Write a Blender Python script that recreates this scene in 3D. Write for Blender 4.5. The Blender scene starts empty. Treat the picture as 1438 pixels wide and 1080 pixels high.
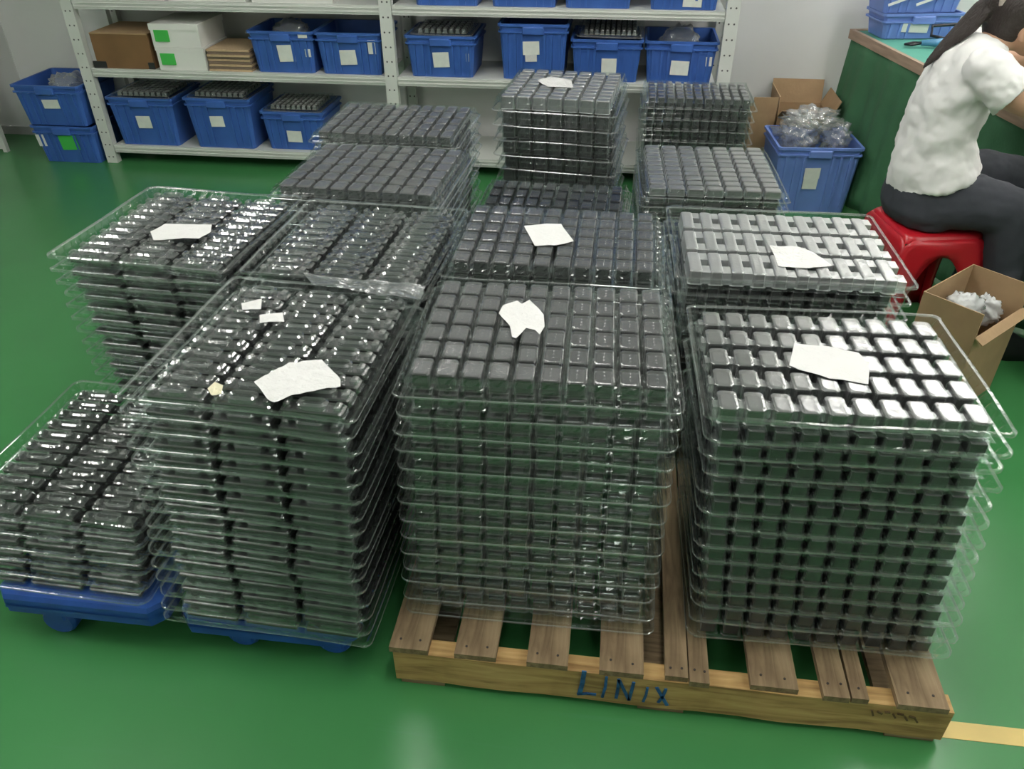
import bpy, bmesh, math, random
from mathutils import Vector, Matrix, noise
S = bpy.context.scene
C = S.collection
PI = math.pi
rnd = random.Random(7)

# ------------------------------------------------------------------ camera
CX, CY, F, HC = 719.0, 540.0, 1115.0, 1.6
RM = ((0.9916794212978928, 0.06974323481504034, -0.10820261813750372),
      (0.12863807641415126, -0.568971317862867, 0.8122338854947257),
      (-0.004916367637116793, -0.8193946061861321, -0.5732087828028548))
cam = bpy.data.cameras.new('camera')
cam.sensor_width = 36.0
cam.lens = 36.0 * F / 1438.0
cam.clip_start = 0.05
camo = bpy.data.objects.new('camera', cam)
C.objects.link(camo)
m = Matrix.Identity(4)
for r in range(3):
    m[r][0] = RM[r][0]; m[r][1] = -RM[r][1]; m[r][2] = -RM[r][2]
m[2][3] = HC
camo.matrix_world = m
S.camera = camo


def ray(px, py):
    d = (px - CX, py - CY, F)
    return Vector([sum(RM[r][k] * d[k] for k in range(3)) for r in range(3)])


def onz(px, py, z):
    d = ray(px, py); t = (z - HC) / d.z
    return Vector((d.x * t, d.y * t, z))


def ony(px, py, y):
    d = ray(px, py); t = y / d.y
    return Vector((d.x * t, y, HC + d.z * t))

# ------------------------------------------------------------------ world, view
W = bpy.data.worlds.new('world'); S.world = W
W.use_nodes = True
W.node_tree.nodes['Background'].inputs[0].default_value = (0.9, 0.95, 1.0, 1)
W.node_tree.nodes['Background'].inputs[1].default_value = 0.0   # closed room: all light comes from its ceiling lamps
S.view_settings.view_transform = 'Standard'
S.view_settings.look = 'None'
S.view_settings.exposure = 0.24
S.view_settings.gamma = 1.0
S.cycles.transparent_max_bounces = 14
S.cycles.max_bounces = 8
S.cycles.diffuse_bounces = 3
S.cycles.glossy_bounces = 4
LAMP = 17.0
# ceiling lamps: (x, y, rotation)
LAMPS = [(2.0, 4.35, PI / 2), (1.75, 2.6, 0), (2.5, .7, 0), (-.7, 2.9, 0), (-2.2, 1.2, 0),
         (-3.4, .3, 0), (3.6, 3.2, 0), (3.8, -1.2, 0), (-3.4, -2.0, 0), (.1, 1.1, 0)]
LAMPZ = 2.72

# ------------------------------------------------------------------ materials
MATS = {}


def newmat(name):
    mt = bpy.data.materials.new(name); mt.use_nodes = True
    nt = mt.node_tree; MATS[name] = mt
    return mt, nt, nt.nodes, nt.links, nt.nodes['Principled BSDF']


def simple(name, col, rough=.5, metal=0, spec=.5, var=0.0, scale=8, bump=0.0, bscale=60, stretch=None):
    mt, nt, N, L, B = newmat(name)
    B.inputs['Roughness'].default_value = rough
    B.inputs['Metallic'].default_value = metal
    B.inputs['Specular IOR Level'].default_value = spec
    B.inputs['Base Color'].default_value = (*col, 1)
    if var or bump:
        tc = N.new('ShaderNodeTexCoord'); mp = N.new('ShaderNodeMapping')
        L.new(tc.outputs['Object'], mp.inputs[0])
        if stretch: mp.inputs['Scale'].default_value = stretch
    if var:
        no = N.new('ShaderNodeTexNoise'); no.inputs['Scale'].default_value = scale; no.inputs['Detail'].default_value = 5
        L.new(mp.outputs[0], no.inputs['Vector'])
        cr = N.new('ShaderNodeValToRGB')
        cr.color_ramp.elements[0].position = .3; cr.color_ramp.elements[1].position = .72
        cr.color_ramp.elements[0].color = (*[c * (1 - var) for c in col], 1)
        cr.color_ramp.elements[1].color = (*[min(1, c * (1 + var)) for c in col], 1)
        L.new(no.outputs['Fac'], cr.inputs[0]); L.new(cr.outputs[0], B.inputs['Base Color'])
    if bump:
        n2 = N.new('ShaderNodeTexNoise'); n2.inputs['Scale'].default_value = bscale; n2.inputs['Detail'].default_value = 3
        L.new(mp.outputs[0], n2.inputs['Vector'])
        bp = N.new('ShaderNodeBump'); bp.inputs['Strength'].default_value = bump; bp.inputs['Distance'].default_value = .01
        L.new(n2.outputs['Fac'], bp.inputs['Height']); L.new(bp.outputs[0], B.inputs['Normal'])
    return mt


def clear(name, tint=(.93, .96, .95), rough=.08, base=.05, fres=1.0, gloss=(1, 1, 1), bump=0, bscale=40, haze=0.0):
    mt = bpy.data.materials.new(name); mt.use_nodes = True; MATS[name] = mt
    nt = mt.node_tree; N = nt.nodes; L = nt.links; N.clear()
    out = N.new('ShaderNodeOutputMaterial'); mx = N.new('ShaderNodeMixShader')
    tr = N.new('ShaderNodeBsdfTransparent'); gl = N.new('ShaderNodeBsdfGlossy'); lw = N.new('ShaderNodeLayerWeight'); fr = N.new('ShaderNodeMath')
    tr.inputs[0].default_value = (*tint, 1); gl.inputs[0].default_value = (*gloss, 1); gl.inputs['Roughness'].default_value = rough
    lw.inputs['Blend'].default_value = .5; fr.operation = 'POWER'; fr.inputs[1].default_value = 4.0; L.new(lw.outputs['Facing'], fr.inputs[0])
    ma = N.new('ShaderNodeMath'); ma.operation = 'MULTIPLY_ADD'; ma.use_clamp = True
    ma.inputs[1].default_value = fres; ma.inputs[2].default_value = base
    L.new(fr.outputs[0], ma.inputs[0]); L.new(ma.outputs[0], mx.inputs[0])
    src = tr
    if haze:
        df = N.new('ShaderNodeBsdfDiffuse'); df.inputs[0].default_value = (.75, .77, .77, 1)
        m2 = N.new('ShaderNodeMixShader'); m2.inputs[0].default_value = haze
        L.new(tr.outputs[0], m2.inputs[1]); L.new(df.outputs[0], m2.inputs[2]); src = m2
    L.new(src.outputs[0], mx.inputs[1]); L.new(gl.outputs[0], mx.inputs[2]); L.new(mx.outputs[0], out.inputs[0])
    if bump:
        tc = N.new('ShaderNodeTexCoord'); n2 = N.new('ShaderNodeTexNoise'); n2.inputs['Scale'].default_value = bscale
        L.new(tc.outputs['Object'], n2.inputs['Vector'])
        bp = N.new('ShaderNodeBump'); bp.inputs['Strength'].default_value = bump; bp.inputs['Distance'].default_value = .004
        L.new(n2.outputs['Fac'], bp.inputs['Height'])
        L.new(bp.outputs[0], gl.inputs['Normal'])
    return mt


clear('plastic', base=.042, fres=.9, rough=.12, haze=.008, bump=.3, bscale=25)
clear('plastic_cap', tint=(.9, .92, .92), base=.085, fres=.9, rough=.24, bump=.5, bscale=35, haze=.045)
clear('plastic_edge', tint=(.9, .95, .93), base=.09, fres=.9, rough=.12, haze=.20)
clear('plastic_matte', tint=(.88, .9, .9), base=.09, fres=.9, rough=.26, bump=.5, bscale=35, haze=.085)
clear('plastic_slat', tint=(.85, .87, .87), base=.17, fres=.8, rough=.28, bump=.3, bscale=30, haze=.14)
clear('plastic_oval', tint=(.88, .9, .9), base=.15, fres=.9, rough=.09, bump=.5, bscale=30, haze=.03)
clear('plastic_frost', tint=(.8, .82, .82), base=.24, fres=.8, rough=.3, bump=.8, bscale=60, haze=.2)
clear('plastic_pale', tint=(.85, .87, .87), base=.20, fres=.8, rough=.24, bump=.35, bscale=30, haze=.05)
clear('film', tint=(.93, .93, .92), base=.11, fres=.8, rough=.12, haze=.22)
clear('film_white', tint=(.9, .9, .9), base=.06, fres=1.0, rough=.25, haze=.6)
simple('black_part', (.011, .011, .012), rough=.42, var=.4, scale=20)
simple('blackish', (.02, .02, .022), rough=.5)
simple('wall', (.78, .78, .76), rough=.75, var=.03, scale=2, bump=.03)
simple('ceiling', (.75, .75, .74), rough=.9)
simple('baseboard', (.42, .42, .41), rough=.6)
simple('steel_paint', (.60, .62, .58), rough=.42, var=.04, scale=5)
simple('blue_plastic', (.045, .125, .42), rough=.38, var=.16, scale=6, bump=.06)
simple('blue_pale', (.16, .26, .63), rough=.38, var=.1, scale=6)
simple('dolly_blue', (.015, .075, .34), rough=.42, var=.2, scale=12)
simple('paper', (.66, .655, .64), rough=.8, bump=.25, bscale=120)
simple('paper_cream', (.72, .67, .48), rough=.8)
simple('label_paper', (.72, .74, .68), rough=.7, var=.06, scale=30)
simple('green_label', (.06, .50, .08), rough=.6)
simple('carton_white', (.76, .76, .72), rough=.65)
simple('carton_brown', (.20, .105, .042), rough=.7, var=.15, scale=6)
simple('cardboard', (.40, .265, .145), rough=.8, var=.08, scale=12, bump=.1)
simple('cardboard_edge', (.52, .38, .23), rough=.8, var=.1, scale=90)
simple('board_sheet', (.20, .145, .105), rough=.7, var=.2, scale=10)
simple('red_plastic', (.50, .012, .022), rough=.28, spec=.6)
simple('cloth_green', (.058, .175, .085), rough=.85, bump=.2, bscale=90, var=.15, scale=3)
simple('table_green', (.10, .36, .27), rough=.6, var=.05)
simple('table_wood', (.40, .28, .20), rough=.6, var=.2, scale=6, stretch=(1, 12, 12))
simple('yellow_paint', (.62, .46, .14), rough=.45, var=.1, scale=9)
simple('skin', (.56, .33, .22), rough=.55)
simple('shirt', (.78, .77, .75), rough=.85, bump=.2, bscale=14)
simple('trousers', (.042, .046, .057), rough=.85, bump=.25, bscale=18)
simple('hair', (.034, .024, .022), rough=.45, bump=.6, bscale=70, stretch=(1, 6, 1))
simple('scrunchie', (.5, .42, .38), rough=.8)
simple('tool_blue', (.08, .24, .42), rough=.4)
simple('tool_black', (.015, .015, .018), rough=.4)
simple('nail', (.03, .022, .018), rough=.6)
simple('marker_blue', (.02, .10, .26), rough=.7, var=.5, scale=60)
simple('stamp_ink', (.13, .075, .03), rough=.8)
simple('shoe', (.02, .02, .022), rough=.5)
simple('cabinet', (.62, .63, .62), rough=.5)
simple('lamp_white', (.8, .8, .8), rough=.5)


def wood(name, c0, c1, c2):
    mt, nt, N, L, B = newmat(name)
    tc = N.new('ShaderNodeTexCoord'); mp = N.new('ShaderNodeMapping')
    L.new(tc.outputs['Object'], mp.inputs[0]); mp.inputs['Scale'].default_value = (2.0, 22, 22)
    n1 = N.new('ShaderNodeTexNoise'); n1.inputs['Scale'].default_value = 2.2; n1.inputs['Detail'].default_value = 8; n1.inputs['Distortion'].default_value = 1.2
    L.new(mp.outputs[0], n1.inputs['Vector'])
    cr = N.new('ShaderNodeValToRGB'); e = cr.color_ramp.elements
    e[0].position = .28; e[0].color = (*c0, 1); e[1].position = .75; e[1].color = (*c2, 1)
    k = e.new(.5); k.color = (*c1, 1)
    L.new(n1.outputs['Fac'], cr.inputs[0])
    n2 = N.new('ShaderNodeTexNoise'); n2.inputs['Scale'].default_value = 7; n2.inputs['Detail'].default_value = 6
    L.new(tc.outputs['Object'], n2.inputs['Vector'])
    c2r = N.new('ShaderNodeValToRGB'); c2r.color_ramp.elements[0].position = .3; c2r.color_ramp.elements[1].position = .5
    c2r.color_ramp.elements[0].color = (.55, .5, .45, 1); c2r.color_ramp.elements[1].color = (1, 1, 1, 1)
    L.new(n2.outputs['Fac'], c2r.inputs[0])
    mx = N.new('ShaderNodeMix'); mx.data_type = 'RGBA'; mx.blend_type = 'MULTIPLY'; mx.inputs[0].default_value = .7
    L.new(cr.outputs[0], mx.inputs[6]); L.new(c2r.outputs[0], mx.inputs[7]); L.new(mx.outputs[2], B.inputs['Base Color'])
    B.inputs['Roughness'].default_value = .8
    bp = N.new('ShaderNodeBump'); bp.inputs['Strength'].default_value = .3; bp.inputs['Distance'].default_value = .004
    L.new(n1.outputs['Fac'], bp.inputs['Height']); L.new(bp.outputs[0], B.inputs['Normal'])
    return mt


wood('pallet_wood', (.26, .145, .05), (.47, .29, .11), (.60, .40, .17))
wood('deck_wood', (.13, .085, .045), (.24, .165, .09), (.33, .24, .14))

# green epoxy floor: colour patches and scuffs, gloss
mt, nt, N, L, B = newmat('floor_green')
tc = N.new('ShaderNodeTexCoord')
n1 = N.new('ShaderNodeTexNoise'); n1.inputs['Scale'].default_value = .9; n1.inputs['Detail'].default_value = 4
L.new(tc.outputs['Object'], n1.inputs['Vector'])
cr = N.new('ShaderNodeValToRGB'); cr.color_ramp.elements[0].position = .3; cr.color_ramp.elements[1].position = .7
cr.color_ramp.elements[0].color = (.046, .200, .062, 1); cr.color_ramp.elements[1].color = (.058, .240, .078, 1)
L.new(n1.outputs['Fac'], cr.inputs[0])
mp = N.new('ShaderNodeMapping'); mp.inputs['Scale'].default_value = (.5, 9, 1); mp.inputs['Rotation'].default_value = (0, 0, .9)
L.new(tc.outputs['Object'], mp.inputs[0])
n2 = N.new('ShaderNodeTexNoise'); n2.inputs['Scale'].default_value = 3; n2.inputs['Detail'].default_value = 8
L.new(mp.outputs[0], n2.inputs['Vector'])
c2 = N.new('ShaderNodeValToRGB'); c2.color_ramp.elements[0].position = .64; c2.color_ramp.elements[1].position = .74
c2.color_ramp.elements[0].color = (0, 0, 0, 1); c2.color_ramp.elements[1].color = (.3, .3, .3, 1)
L.new(n2.outputs['Fac'], c2.inputs[0])
mx = N.new('ShaderNodeMix'); mx.data_type = 'RGBA'
L.new(c2.outputs[0], mx.inputs[0]); L.new(cr.outputs[0], mx.inputs[6]); mx.inputs[7].default_value = (.07, .23, .10, 1)
L.new(mx.outputs[2], B.inputs['Base Color'])
B.inputs['Roughness'].default_value = .24; B.inputs['Specular IOR Level'].default_value = .45
n3 = N.new('ShaderNodeTexNoise'); n3.inputs['Scale'].default_value = 5
L.new(tc.outputs['Object'], n3.inputs['Vector'])
bp = N.new('ShaderNodeBump'); bp.inputs['Strength'].default_value = .08; bp.inputs['Distance'].default_value = .02
L.new(n3.outputs['Fac'], bp.inputs['Height']); L.new(bp.outputs[0], B.inputs['Normal'])

# slotted post: rows of small punched holes as flat dark dots
mt, nt, N, L, B = newmat('steel_post')
tc = N.new('ShaderNodeTexCoord'); sx = N.new('ShaderNodeSeparateXYZ'); L.new(tc.outputs['Object'], sx.inputs[0])


def mth(op, a, b=None):
    n = N.new('ShaderNodeMath'); n.operation = op
    for i, v in enumerate((a, b)):
        if v is None: continue
        if isinstance(v, (int, float)): n.inputs[i].default_value = v
        else: L.new(v, n.inputs[i])
    return n.outputs[0]


zz = mth('SUBTRACT', mth('FRACT', mth('MULTIPLY', sx.outputs[2], 14.0)), .5)
zz = mth('DIVIDE', zz, 14.0)
xx = mth('SUBTRACT', mth('ABSOLUTE', sx.outputs[0]), .013)
dd = mth('ADD', mth('MULTIPLY', zz, zz), mth('MULTIPLY', xx, xx))
msk = mth('LESS_THAN', dd, .0045 ** 2)
mx = N.new('ShaderNodeMix'); mx.data_type = 'RGBA'; L.new(msk, mx.inputs[0])
mx.inputs[6].default_value = (.62, .64, .60, 1); mx.inputs[7].default_value = (.07, .07, .07, 1)
L.new(mx.outputs[2], B.inputs['Base Color']); B.inputs['Roughness'].default_value = .42

mt, nt, N, L, B = newmat('lamp_glow')
B.inputs['Emission Color'].default_value = (1, .98, .94, 1)
B.inputs['Emission Strength'].default_value = LAMP
B.inputs['Base Color'].default_value = (.8, .8, .8, 1)

# ------------------------------------------------------------------ mesh helpers


class MB:
    def __init__(s): s.v = []; s.f = []

    def quad(s, *p):
        i = len(s.v); s.v += [tuple(q) for q in p]; s.f.append(tuple(range(i, i + len(p))))

    def box(s, x0, x1, y0, y1, z0, z1):
        i = len(s.v)
        s.v += [(x0, y0, z0), (x1, y0, z0), (x1, y1, z0), (x0, y1, z0), (x0, y0, z1), (x1, y0, z1), (x1, y1, z1), (x0, y1, z1)]
        for f in ((0, 3, 2, 1), (4, 5, 6, 7), (0, 1, 5, 4), (1, 2, 6, 5), (2, 3, 7, 6), (3, 0, 4, 7)):
            s.f.append(tuple(i + k for k in f))
        return s

    def bevbox(s, x0, x1, y0, y1, z0, z1, b):
        """box with chamfered vertical and top edges"""
        rings = []
        for z, ins in ((z0, 0), (z1 - b, 0), (z1, b)):
            a0, a1, c0, c1 = x0 + ins, x1 - ins, y0 + ins, y1 - ins
            rings.append([(a0 + b, c0, z), (a1 - b, c0, z), (a1, c0 + b, z), (a1, c1 - b, z), (a1 - b, c1, z), (a0 + b, c1, z), (a0, c1 - b, z), (a0, c0 + b, z)])
        s.loft(rings, True, True)
        return s

    def loft(s, rings, cap0=False, cap1=False, closed=True):
        i = len(s.v); n = len(rings[0])
        for r in rings: s.v += [tuple(p) for p in r]
        for k in range(len(rings) - 1):
            for j in range(n if closed else n - 1):
                a = i + k * n + j; b = i + k * n + (j + 1) % n
                s.f.append((a, b, b + n, a + n))
        if cap0: s.f.append(tuple(i + j for j in reversed(range(n))))
        if cap1: s.f.append(tuple(i + (len(rings) - 1) * n + j for j in range(n)))
        return s

    def tube(s, pts, rad, n=10, sq=1.0):
        pts = [Vector(p) for p in pts]
        if not isinstance(rad, (list, tuple)): rad = [rad] * len(pts)
        rings = []; up = None
        for k, p in enumerate(pts):
            t = (pts[min(k + 1, len(pts) - 1)] - pts[max(k - 1, 0)]).normalized()
            if up is None:
                up = Vector((0, 0, 1)) if abs(t.z) < .9 else Vector((1, 0, 0))
            sx = t.cross(up).normalized(); up = sx.cross(t).normalized()
            rings.append([p + (sx * math.cos(2 * PI * j / n) + up * math.sin(2 * PI * j / n) * sq) * rad[k] for j in range(n)])
        s.loft(rings, True, True)
        return s

    def ell(s, c, r, nu=16, nv=10):
        rings = []
        for k in range(nv + 1):
            a = -PI / 2 + PI * (k + .02) / (nv + .04)
            rings.append([(c[0] + r[0] * math.cos(a) * math.cos(2 * PI * j / nu), c[1] + r[1] * math.cos(a) * math.sin(2 * PI * j / nu), c[2] + r[2] * math.sin(a)) for j in range(nu)])
        s.loft(rings, True, True)
        return s

    def mesh(s, name, mat, smooth=False):
        me = bpy.data.meshes.new(name); me.from_pydata(s.v, [], s.f)
        me.materials.append(MATS[mat]); me.update()
        bm = bmesh.new(); bm.from_mesh(me); bmesh.ops.recalc_face_normals(bm, faces=bm.faces); bm.to_mesh(me); bm.free()
        if smooth:
            me.polygons.foreach_set('use_smooth', [True] * len(me.polygons))
        return me

    def build(s, name, mat, parent=None, smooth=False):
        return link(name, s.mesh(name, mat, smooth), parent)


def link(name, me, parent=None, loc=None, rz=0):
    o = bpy.data.objects.new(name, me); C.objects.link(o)
    if parent: o.parent = parent
    if loc is not None: o.location = loc
    if rz: o.rotation_euler = (0, 0, rz)
    return o


def tag(o, label, cat, group=None, kind=None):
    if label: o['label'] = label
    if cat: o['category'] = cat
    if group: o['group'] = group
    if kind: o['kind'] = kind
    return o


def thing(name, label, cat, loc=(0, 0, 0), rz=0, group=None):
    o = bpy.data.objects.new(name, None); C.objects.link(o); o.empty_display_size = .05
    o.location = loc; o.rotation_euler = (0, 0, rz)
    return tag(o, label, cat, group)


def struct(o): o['kind'] = 'structure'; return o

# ------------------------------------------------------------------ the room
WALLY = 4.69
XL, XR, YF, ZC = -6.0, 4.6, -4.0, 2.9
floor = struct(MB().box(XL, XR, YF, WALLY, -.1, 0).build('floor', 'floor_green'))
tag(MB().box(.35, XR, 1.070, 1.112, 0, .0012).build('yellow_line', 'yellow_paint', floor), 'yellow painted line', None)
struct(MB().box(XL, XR, WALLY, WALLY + .1, -.1, ZC).build('wall_back', 'wall'))
struct(MB().box(XL - .1, XL, YF, WALLY + .1, -.1, ZC).build('wall_left', 'wall'))
struct(MB().box(XR, XR + .1, YF, WALLY + .1, -.1, ZC).build('wall_right', 'wall'))
struct(MB().box(XL - .1, XR + .1, YF - .1, YF, -.1, ZC).build('wall_front', 'wall'))
struct(MB().box(XL - .1, XR + .1, YF - .1, WALLY + .1, ZC, ZC + .1).build('ceiling', 'ceiling'))
struct(MB().box(XL, XR, WALLY - .012, WALLY, 0, .05).build('baseboard_back', 'baseboard'))
for k, x in enumerate((-3.72,)):
    struct(MB().box(x, x + .03, WALLY - .006, WALLY, .05, ZC).build('trim_%d' % (k + 1), 'wall'))
lampme = MB().box(-.14, .14, -.6, .6, .0, .035).mesh('lamp_tray', 'lamp_white')
tubme = MB().tube([(0, -.57, 0), (0, .57, 0)], .05, 12).mesh('lamp_tube', 'lamp_glow', True)
for x, y, a in LAMPS:
    t = thing('ceiling_lamp_offscreen', 'white ceiling fluorescent lamp with two glowing tubes', 'lamp', (x, y, LAMPZ), a, 'ceiling lamps')
    link('lamp_tray', lampme, t, (0, 0, ZC - LAMPZ - .035))
    for s in (-1, 1): link('lamp_tube', tubme, t, (s * .07, 0, ZC - LAMPZ - .08))

# ------------------------------------------------------------------ shelving
SY, SB = 4.249, 4.66
PX = (-2.93, -1.2, .515)
BZ = (.105, .53, .875, 1.25, 1.62, 1.98)     # top faces of the boards
shelf = thing('shelving_unit', 'long light grey steel shelving unit with punched posts against the wall', 'shelf', (0, 0, 0))
for x in PX:
    for y, s in ((SY, 1), (SB, -1)):
        w = .032
        mb = MB().box(-w, w, -.002, .002, 0, 2.0)
        mb.box(-w, -w + .004, min(0, s * .04), max(0, s * .04), 0, 2.0)
        mb.box(w - .004, w, min(0, s * .04), max(0, s * .04), 0, 2.0)
        link('post', mb.mesh('post', 'steel_post'), shelf, (x, y - s * .004, 0))
for b in range(2):
    x0, x1 = PX[b] + .034, PX[b + 1] - .034
    if b: x0 = PX[1] + .034
    for z in BZ:
        mb = MB().box(x0, x1, SY + .006, SB - .006, z - .004, z)
        for ya, yb in ((SY + .002, SY + .006), (SB - .006, SB - .002)):
            mb.box(x0, x1, ya, yb, z - .044, z)
        mb.box(x0, x1, SY - .002, SY + .002, z - .016, z - .010)
        mb.box(x0, x1, SY - .002, SY + .002, z - .034, z - .028)
        bo = mb.build('shelf_board', 'steel_paint', shelf)

# ------------------------------------------------------------------ crates
CR = {}


def crate_meshes(w, d, h, mat):
    key = (round(w, 3), round(d, 3), round(h, 3), mat)
    if key in CR: return CR[key]
    t = .004; k = .90

    def ring(a, b, z, ins=0):
        a -= ins; b -= ins; r = .012
        return [(-a + r, -b, z), (a - r, -b, z), (a, -b + r, z), (a, b - r, z), (a - r, b, z), (-a + r, b, z), (-a, b - r, z), (-a, -b + r, z)]
    a, b = w / 2 - .008, d / 2 - .008
    body = MB().loft([ring(a * k, b * k, 0), ring(a, b, h - .001), ring(a, b, h - .001, t), ring(a * k, b * k, t, t)], True, True)
    rim = MB()
    for z0, z1, e in ((h - .012, h, .008), (h - .042, h - .034, .006)):
        rim.loft([ring(a + e - .0015, b + e - .0015, z0, .006), ring(a + e, b + e, z0), ring(a + e, b + e, z1), ring(a + e - .0015, b + e - .0015, z1, .009)], False, False)
        rim.loft([ring(a, b, z0), ring(a + e, b + e, z0)])
    hand = MB().bevbox(-.055, .055, -b - .014, -b + .004, h - .046, h - .012, .004)
    rib = MB()
    hz = h - .045
    rib.loft([[(-.006, -b * k - .006 + 0, .004), (.006, -b * k - .006, .004), (.006, -b * k + .01, .004), (-.006, -b * k + .01, .004)],
              [(-.006, -b - .005, hz), (.006, -b - .005, hz), (.006, -b + .01, hz), (-.006, -b + .01, hz)]], True, True)
    CR[key] = (body.mesh('body', mat), rim.mesh('rim', mat), hand.mesh('handle', mat), rib.mesh('rib', mat), b, k)
    return CR[key]


def paper_quad(w, h, mat):
    return MB().box(-w / 2, w / 2, -.0008, 0, -h / 2, h / 2).mesh('label', mat)


def crate(x, y, z, w, d, h, label, rz=0, mat='blue_plastic', labels=((0, .45, .075, .075, 'label_paper'),), group=None, cy=None):
    """x: centre, y: front face"""
    body, rim, hand, rib, b, k = crate_meshes(w, d, h, mat)
    t = thing('storage_crate', label, 'crate', (x, y + d / 2, z + .0005), rz, group)
    link('body', body, t); link('rim', rim, t); link('handle', hand, t)
    for fx in (-.80, -.55, -.35, .35, .55, .80): link('rib', rib, t, (fx * w / 2 * .93, 0, 0))
    for lx, lz, lw, lh, lm in labels:
        zc = lz * h
        yy = -b * (k + (1 - k) * zc / h) - .0055
        lo = link('label', paper_quad(lw, lh, lm), t, (lx, yy, zc))
        lo.rotation_euler = (math.atan2(b * (1 - k), h), rnd.uniform(-.05, .05), 0)
    return t


Z0, Z1, Z2 = BZ[0], BZ[1], BZ[2]
LP = 'label_paper'
# bottom level
crate(-2.675, SY + .0, Z0, .40, .38, .27, 'blue crate on bottom shelf beside the stacked crates, tallest of the bottom row', labels=((.0, .50, .085, .07, LP),))
crate(-2.215, SY + .0, Z0, .395, .38, .28, 'blue crate in the middle of the bottom shelf, between two blue crates', labels=((-.02, .55, .085, .06, LP),))
crate(-1.80, SY + .02, Z0, .37, .36, .215, 'lowest blue crate of bottom shelf, beside the stack of trays', labels=((.0, .36, .085, .065, LP),))
# middle level, left bay
crate(-1.785, SY + .005, Z1, .365, .36, .21, 'blue crate on middle shelf touching the brown sheets, film heaped on it', labels=((.02, .48, .09, .085, LP), (.14, .5, .03, .04, 'carton_white'), (.125, .93, .05, .03, 'carton_white')))
crate(-1.419, SY + .005, Z1, .365, .36, .21, 'blue crate against the middle post, torn white sticker at its corner', labels=((-.01, .42, .09, .075, LP), (.125, .68, .04, .07, 'carton_white')))
# middle level, right bay
crate(-.93, SY + .005, Z1, .375, .36, .205, 'blue crate right of the middle post holding grey trays', labels=((.0, .43, .085, .075, LP), (.14, .5, .016, .04, 'carton_white')))
crate(-.45, SY + .005, Z1, .36, .36, .27, 'tall blue crate on middle shelf behind the slanting tray stack', mat='blue_plastic', labels=((-.01, .58, .085, .065, LP), (-.01, .40, .06, .035, 'paper')))
crate(-.077, SY + .005, Z1, .365, .36, .205, 'blue crate on middle shelf with a tilted clear tray on it', labels=((.02, .36, .085, .085, LP),))
crate(.293, SY + .005, Z1, .365, .36, .205, 'blue crate on middle shelf at the end post, clear film on it', labels=((.0, .38, .09, .07, LP), (.14, .55, .03, .045, 'carton_white')))
# third level
for i, x in enumerate((-.89, -.50, -.135)):
    crate(x, SY + .005, Z2, .36, .36, .22, ('blue crate on the third shelf beside the middle post', 'blue crate on the third shelf above the tall crate', 'blue crate on third shelf above the crate with tilted tray')[i])
crate(.28, SY + .005, Z2, .36, .36, .22, 'blue crate on third shelf by end post with a white label low down', labels=((.04, .2, .09, .06, LP),))
# unseen upper shelves: repeated crates added for their reflection in the tray tops
for z in (BZ[3], BZ[4]):
    for x in (-2.5, -2.08, -1.6, -.9, -.49, -.10, .285):
        crate(x, SY + .005, z, .37, .36, .23, 'unseen blue crate added on an upper shelf for reflections', group='unseen crates added on the upper shelves')
# stacked on the floor, left of the unit
crate(-3.165, 4.20, 0, .39, .38, .215, 'lower blue crate of the floor pair, green label on its front', labels=((.02, .56, .11, .085, 'green_label'), (-.15, .6, .05, .07, 'carton_white')))
crate(-3.182, 4.19, .218, .41, .40, .225, 'upper blue crate of the floor pair with dark film in it', labels=((.01, .55, .10, .05, LP), (.0, .82, .05, .02, 'carton_white')))


def blob(name, label, cat, c, r, mat, seed, amp=.35, lvl=4, group=None, freq=2.4, smooth=True, flatz=None):
    bm = bmesh.new(); bmesh.ops.create_icosphere(bm, subdivisions=lvl, radius=1)
    off = Vector((seed * 3.1, seed * 1.7, seed * .9))
    for v in bm.verts:
        p = v.co.copy()
        n = noise.noise(p * freq + off) * .6 + abs(noise.noise(p * freq * 2.3 + off)) * .8 - .2
        v.co = Vector((p.x * r[0], p.y * r[1], p.z * r[2])) * (1 + amp * n * 1.6)
        if flatz is not None and v.co.z < flatz: v.co.z = flatz
    me = bpy.data.meshes.new(name); bm.to_mesh(me); bm.free(); me.materials.append(MATS[mat])
    if smooth: me.polygons.foreach_set('use_smooth', [True] * len(me.polygons))
    return tag(link(name, me, None, c), label, cat, group)


blob('plastic_film', 'crumpled dark see-through film heaped in the upper floor crate', 'film', (-3.17, 4.39, .365), (.115, .115, .105), 'film', 3)
blob('plastic_film', 'crumpled clear film heaped on the crate touching brown sheets', 'film', (-1.785, 4.434, .665), (.115, .115, .105), 'film', 5, .25)
blob('plastic_film', 'crumpled clear film on the crate at the end post', 'film', (.293, 4.434, .665), (.115, .115, .105), 'film', 6, .25)

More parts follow.
